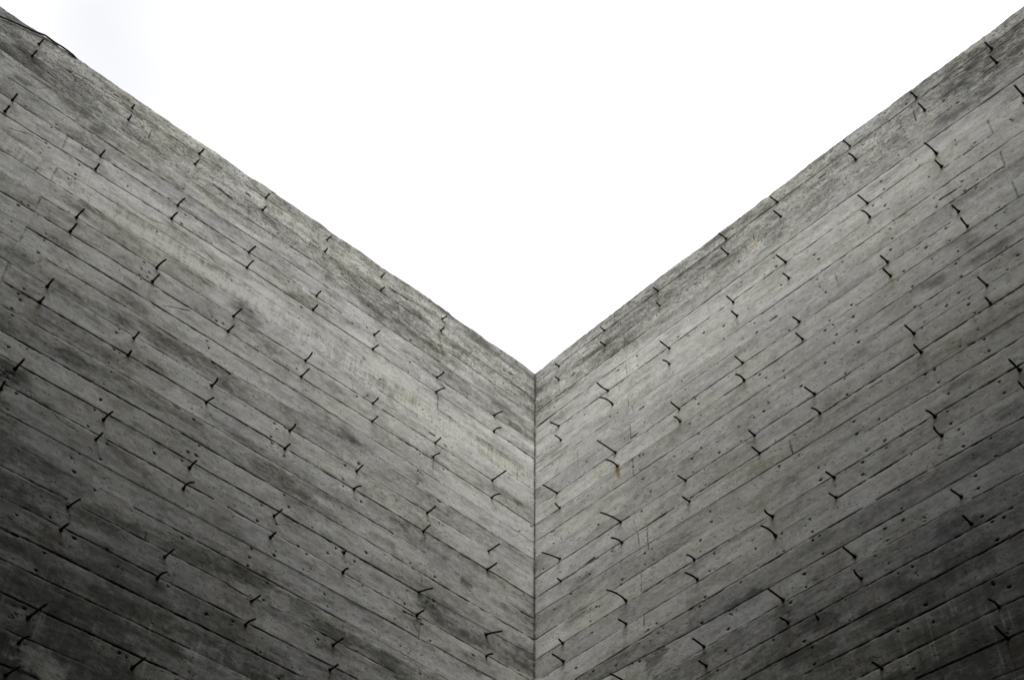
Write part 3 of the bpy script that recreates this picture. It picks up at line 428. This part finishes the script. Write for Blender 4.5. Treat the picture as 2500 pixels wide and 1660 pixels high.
    for (a, b), kd in zip(hol, kind):
        r = {1: rs.uniform(.0038, .0062), 0: rs.uniform(.0016, .0034) * (1.25 if rs.rand() < .1 else 1), 2: rs.uniform(.002, .0035)}[int(kd)]
        st = rs.uniform(.9, 1.8)
        sl = box(a - 4 * r, a + 4 * r, b - 3 * r, b + 3 * r)
        uu, zz = U[sl] - a, Z[sl] - b
        if uu.size == 0: continue
        th = rs.uniform(-.4, .4); x = (uu * math.cos(th) + zz * math.sin(th)) / st; y = -uu * math.sin(th) + zz * math.cos(th)
        g = np.exp(-(np.hypot(x, y) / r) ** 4) * {1: 1, 0: .6, 2: .75}[int(kd)]
        LM[sl] = np.maximum(LM[sl], g * .9); LD[sl] = np.maximum(LD[sl], g * r * .9)
    # clusters of tiny voids, thicker in the last lift and beside form joints
    void = np.clip(fbm(U, Z, .009, .006, seed + 700, 2, .6) - .93 + .28 * topz + .12 * np.exp(-np.abs(U - JOINTS[w][0]) / .12) + .22 * np.clip(blot, 0, 1), 0, 1) * 3
    LM = np.maximum(LM, np.clip(void, 0, .75)); LD = np.maximum(LD, np.clip(void, 0, 1) * .002)
    # broken, chipped spots
    for k, q in enumerate(D['chips']):
        if q[0] != w: continue
        a, b, r = q[1] / 1000, q[2] / 1000, q[3] / 1000
        sl = box(a - 2 * r, a + 2 * r, b - 2 * r, b + 2 * r); uu, zz = U[sl], Z[sl]
        rr = np.hypot(uu - a, zz - b) / r; nn = fbm(uu, zz, .014, .010, seed + 800 + k, 3, .8)
        m = np.clip(1.5 - rr * 1.3 + nn * .6, 0, 1)
        dk = np.clip(fbm(uu, zz, .009, .008, seed + 850 + k, 2, .8) + (.7 if r < .013 else .05), 0, 1) * m
        LM[sl] = np.maximum(LM[sl], dk); LD[sl] = np.maximum(LD[sl], dk * .007); A[sl] += .35 * m * (1 - dk) * (nn > .5)
    # pockets round the steel, and rust weeping from it
    for k, s in enumerate(D['stubs%d' % w]):
        a, b = s[0] / 1000, s[1] / 1000; r = rs.uniform(.0055, .008)
        sl = box(a - .05, a + .05, b - .16, b + .03); uu, zz = U[sl] - a, Z[sl] - b
        nn = fbm(uu + k, zz, .012, .012, seed + 860, 2, .8)
        g = np.exp(-((np.hypot(uu * .8, zz) / r) ** 2) * (1 + .5 * nn)); LM[sl] = np.maximum(LM[sl], g * .95); LD[sl] = np.maximum(LD[sl], g * .003)
        am = rs.rand() ** 1.6
        dn = np.exp(-(uu + .002 * vnoise(zz, zz * 0, .03, 1, k)) ** 2 / (.0065 + .05 * np.clip(-zz, 0, 1)) ** 2) * np.exp(np.clip(zz, -1, 0) / (.02 + .06 * am)) * (zz < .004)
        A[sl] -= .10 * am * dn; BR[sl] += 1.6 * am * dn; RU[sl] += .34 * am ** 3 * dn
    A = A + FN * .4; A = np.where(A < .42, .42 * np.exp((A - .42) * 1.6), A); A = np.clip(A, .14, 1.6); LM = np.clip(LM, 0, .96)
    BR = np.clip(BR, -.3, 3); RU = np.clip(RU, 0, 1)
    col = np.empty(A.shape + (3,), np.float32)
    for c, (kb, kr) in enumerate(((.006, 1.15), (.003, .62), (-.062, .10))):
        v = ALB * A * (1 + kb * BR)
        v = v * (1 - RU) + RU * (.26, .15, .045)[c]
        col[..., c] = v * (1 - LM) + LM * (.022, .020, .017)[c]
    H = H - LD
    arr = np.clip((Z - (edge[:, None] - .012)) / .012, 0, 1) ** 2          # the worn arris
    H = H - arr * (.004 + .004 * np.clip(fbm(U, Z, .05, .05, seed + 990, 3), -.5, 1))
    H[0, :] = 0 if w == 0 else 0
    pos = (U[..., None] * DIR[w] + H[..., None] * NRM[w]); pos[..., 2] += Z + GROUND
    nf = nu * nz
    TH = .28
    ub = u + (-TH) * (1 - u / 4.75)
    tb = (ub[:, None] * DIR[w] - TH * NRM[w]); tb = tb + np.stack([u * 0, u * 0, edge + GROUND - .004 + .003 * fbm(u, u * 0, .1, 1, seed + 31)], 1)
    bb_ = tb.copy(); bb_[:, 2] = -.3
    V = np.concatenate([pos.reshape(-1, 3), tb, bb_]).astype(np.float32)
    idx = np.arange(nf).reshape(nu, nz)
    q = np.stack([idx[:-1, :-1], idx[1:, :-1], idx[1:, 1:], idx[:-1, 1:]], -1).reshape(-1, 4)
    it = nf + np.arange(nu); ib = nf + nu + np.arange(nu)
    q2 = np.stack([idx[:-1, -1], idx[1:, -1], it[1:], it[:-1]], -1)
    q3 = np.stack([it[:-1], it[1:], ib[1:], ib[:-1]], -1)
    Q = np.concatenate([q, q2, q3]).astype(np.int32)
    if w == 1: Q = Q[:, ::-1]
    me = bpy.data.meshes.new('concrete_wall')
    me.vertices.add(len(V)); me.vertices.foreach_set('co', V.ravel())
    me.loops.add(len(Q) * 4); me.loops.foreach_set('vertex_index', np.ascontiguousarray(Q).ravel())
    me.polygons.add(len(Q)); me.polygons.foreach_set('loop_start', np.arange(0, len(Q) * 4, 4, dtype=np.int32)); me.polygons.foreach_set('loop_total', np.full(len(Q), 4, np.int32))
    sm = np.ones(len(Q), bool); sm[len(q):] = False; me.polygons.foreach_set('use_smooth', sm)
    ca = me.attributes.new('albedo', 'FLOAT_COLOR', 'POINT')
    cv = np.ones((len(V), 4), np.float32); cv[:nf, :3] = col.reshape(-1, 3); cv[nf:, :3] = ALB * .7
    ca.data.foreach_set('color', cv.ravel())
    me.update(calc_edges=True); me.materials.append(M_FACE)
    ob = bpy.data.objects.new('concrete_wall', me); C.objects.link(ob)
    return ob

# ------------------------------------------------------------------ small round bars as tubes
def tube(name, pts, rad, mat, parent=None, sides=8, flare=0, cut=0):
    pts = [Vector(p) for p in pts]; n = len(pts); vs_, fs = [], []
    prev = None
    for i, p in enumerate(pts):
        t = (pts[min(i + 1, n - 1)] - pts[max(i - 1, 0)]).normalized()
        if prev is None: a = t.orthogonal().normalized()
        else: a = (prev - t * prev.dot(t)).normalized()
        prev = a; b = t.cross(a)
        r = rad[i] if isinstance(rad, (list, tuple)) else rad
        for k in range(sides):
            th = 2 * math.pi * k / sides; q = p + (a * math.cos(th) + b * math.sin(th)) * r
            if i == n - 1 and cut: q = q + t * cut * math.cos(th)
            vs_.append(q)
    for i in range(n - 1):
        for k in range(sides):
            k2 = (k + 1) % sides; fs.append((i * sides + k, i * sides + k2, (i + 1) * sides + k2, (i + 1) * sides + k))
    fs.append(tuple(range(sides))[::-1]); fs.append(tuple((n - 1) * sides + k for k in range(sides)))
    base = pts[0]; me = bpy.data.meshes.new(name); me.from_pydata([v - base for v in vs_], [], fs)
    for f in me.polygons: f.use_smooth = len(f.vertices) == 4
    me.materials.append(mat); me.update()
    o = bpy.data.objects.new(name, me); C.objects.link(o); o.location = base
    if parent: o.parent = parent
    return o

walls = [tag(build_wall(0, 11), kind='thing', label='left grey board-marked concrete wall with steel bar ends, black cable at its top', category='wall'),
         tag(build_wall(1, 57), kind='thing', label='right grey board-marked concrete wall with steel bar ends and one orange rust run', category='wall')]
rnd = random.Random(4)
for w in (0, 1):
    for s in D['stubs%d' % w]:
        bu, bz_, tu, th, tz = [v / 1000 for v in s[:5]]
        if len(s) > 5: mu, mh, mz = [v / 1000 for v in s[5:8]]
        else: mu, mh, mz = bu + (tu - bu) * .45 + rnd.uniform(-.0015, .0015), th * .5, bz_ + (tz - bz_) * .45 + rnd.uniform(-.0015, .0015)
        r = rnd.uniform(.0044, .0052)
        A0 = np.array([bu, 0, bz_]); B1 = np.array([mu, mh, mz]); C2 = np.array([tu, th, tz])
        K = 2 * B1 - .5 * (A0 + C2)                                  # quadratic through the bend
        pts = [P3(w, bu, -.012, bz_)]; rad = [r * 1.9]
        for t in (0, .06, .14, .3, .45, .6, .75, .9, 1):
            q = A0 * (1 - t) ** 2 + 2 * K * t * (1 - t) + C2 * t * t
            pts.append(P3(w, *q)); rad.append(r * (1.8 if t == 0 else 1.5 if t < .1 else 1.12 if t < .2 else rnd.uniform(.94, 1.04)))
        tag(tube('steel_bar_end', pts, rad, M_STEEL, walls[w], cut=rnd.uniform(-.003, .003)),
            group='steel bar ends sticking out of the %s wall' % ('left', 'right')[w])
    for q in D['wires%d' % w]:
        a = np.array(q[:2]) / 1000; b = np.array(q[2:]) / 1000
        pts = [P3(w, *(lambda c: (c[0] + .0015 * math.sin(t * 5), -.003 + .008 * math.sin(math.pi * min(t * 1.1, 1)), c[1]))(a + (b - a) * t)) for t in (0, .2, .4, .6, .8, 1)]
        tag(tube('tie_wire', pts, .0018, M_WIRE, walls[w], sides=6), group='rusty tie wires on the %s wall' % ('left', 'right')[w])

# ------------------------------------------------------------------ black cable over the wall's upper left end
cb = [(u / 1000, z / 1000) for u, z in D['cable']]
ez = dict(); pts = [P3(0, cb[0][0] + .95, .06, cb[0][1] + .03), P3(0, cb[0][0] + .5, .03, cb[0][1] + .012), P3(0, cb[0][0] + .2, .014, cb[0][1])]
for k, (u_, z_) in enumerate(cb): pts.append(P3(0, u_, .009 if k < 6 else .004, z_ + (0 if k < 6 else -.014)))
pts.append(P3(0, cb[-1][0] - .10, -.03, cb[-1][1] - .006)); pts.append(P3(0, cb[-1][0] - .25, -.12, cb[-1][1] - .008))
tag(tube('cable', pts, .0050, M_CABLE), label='black cable slung along the top edge of the left wall', category='cable')

# ------------------------------------------------------------------ ground, and unseen walls and slab added to shape the light
def mesh_obj(name, verts, faces, mat):
    me = bpy.data.meshes.new(name); me.from_pydata([tuple(v) for v in verts], [], faces); me.materials.append(mat); me.update()
    o = bpy.data.objects.new(name, me); C.objects.link(o); return o
g = 300
tag(mesh_obj('ground', [(-g, -g, 0), (g, -g, 0), (g, g, 0), (-g, g, 0)], [(0, 1, 2, 3)], M_SOIL), kind='structure')
def slab(name, w, u0, u1, h0, h1, z0, z1, mat):
    v = [P3(w, a, b, c) for a in (u0, u1) for b in (h0, h1) for c in (z0, z1)]
    return mesh_obj(name, v, [(0, 1, 3, 2), (4, 6, 7, 5), (0, 4, 5, 1), (2, 3, 7, 6), (0, 2, 6, 4), (1, 5, 7, 3)], mat)
U1, TOPC = 4.66, 1.2
o = slab('concrete_wall', 0, U1, U1 + .28, -.28, U1 + .28, -GROUND - .2, TOPC, M_DARK)  # unseen wall, added to shade the two visible ones
tag(o, kind='thing', label='dark wall added on the left behind the camera to block light', category='wall')
o = slab('concrete_wall', 1, U1, U1 + .28, -.28, U1 - .003, -GROUND - .2, TOPC, M_DARK)  # its unseen twin, added for the same shading
tag(o, kind='thing', label='dark wall added on the right behind the camera to block light', category='wall')
# slab added above the camera to cut skylight; its front edge stays out of the frame
fy, fx, hh = -2.98, .8, 2.35
pl = [(-fx, fy), (fx, fy)] + [tuple(P3(1, U1 - .004, hh, 0)[:2]), tuple(P3(0, U1 - .004, U1 - .004, 0)[:2]), tuple(P3(0, U1 - .004, hh, 0)[:2])]
v = [(a, b, GROUND + .17) for a, b in pl] + [(a, b, GROUND + .42) for a, b in pl]
o = mesh_obj('light_blocker', v, [(0, 1, 2, 3, 4), (9, 8, 7, 6, 5), (0, 5, 6, 1), (1, 6, 7, 2), (2, 7, 8, 3), (3, 8, 9, 4), (4, 9, 5, 0)], M_DARK)
tag(o, kind='thing', label='dark slab added over the camera to block skylight', category='light_blocker')
scene.render.engine = 'CYCLES'
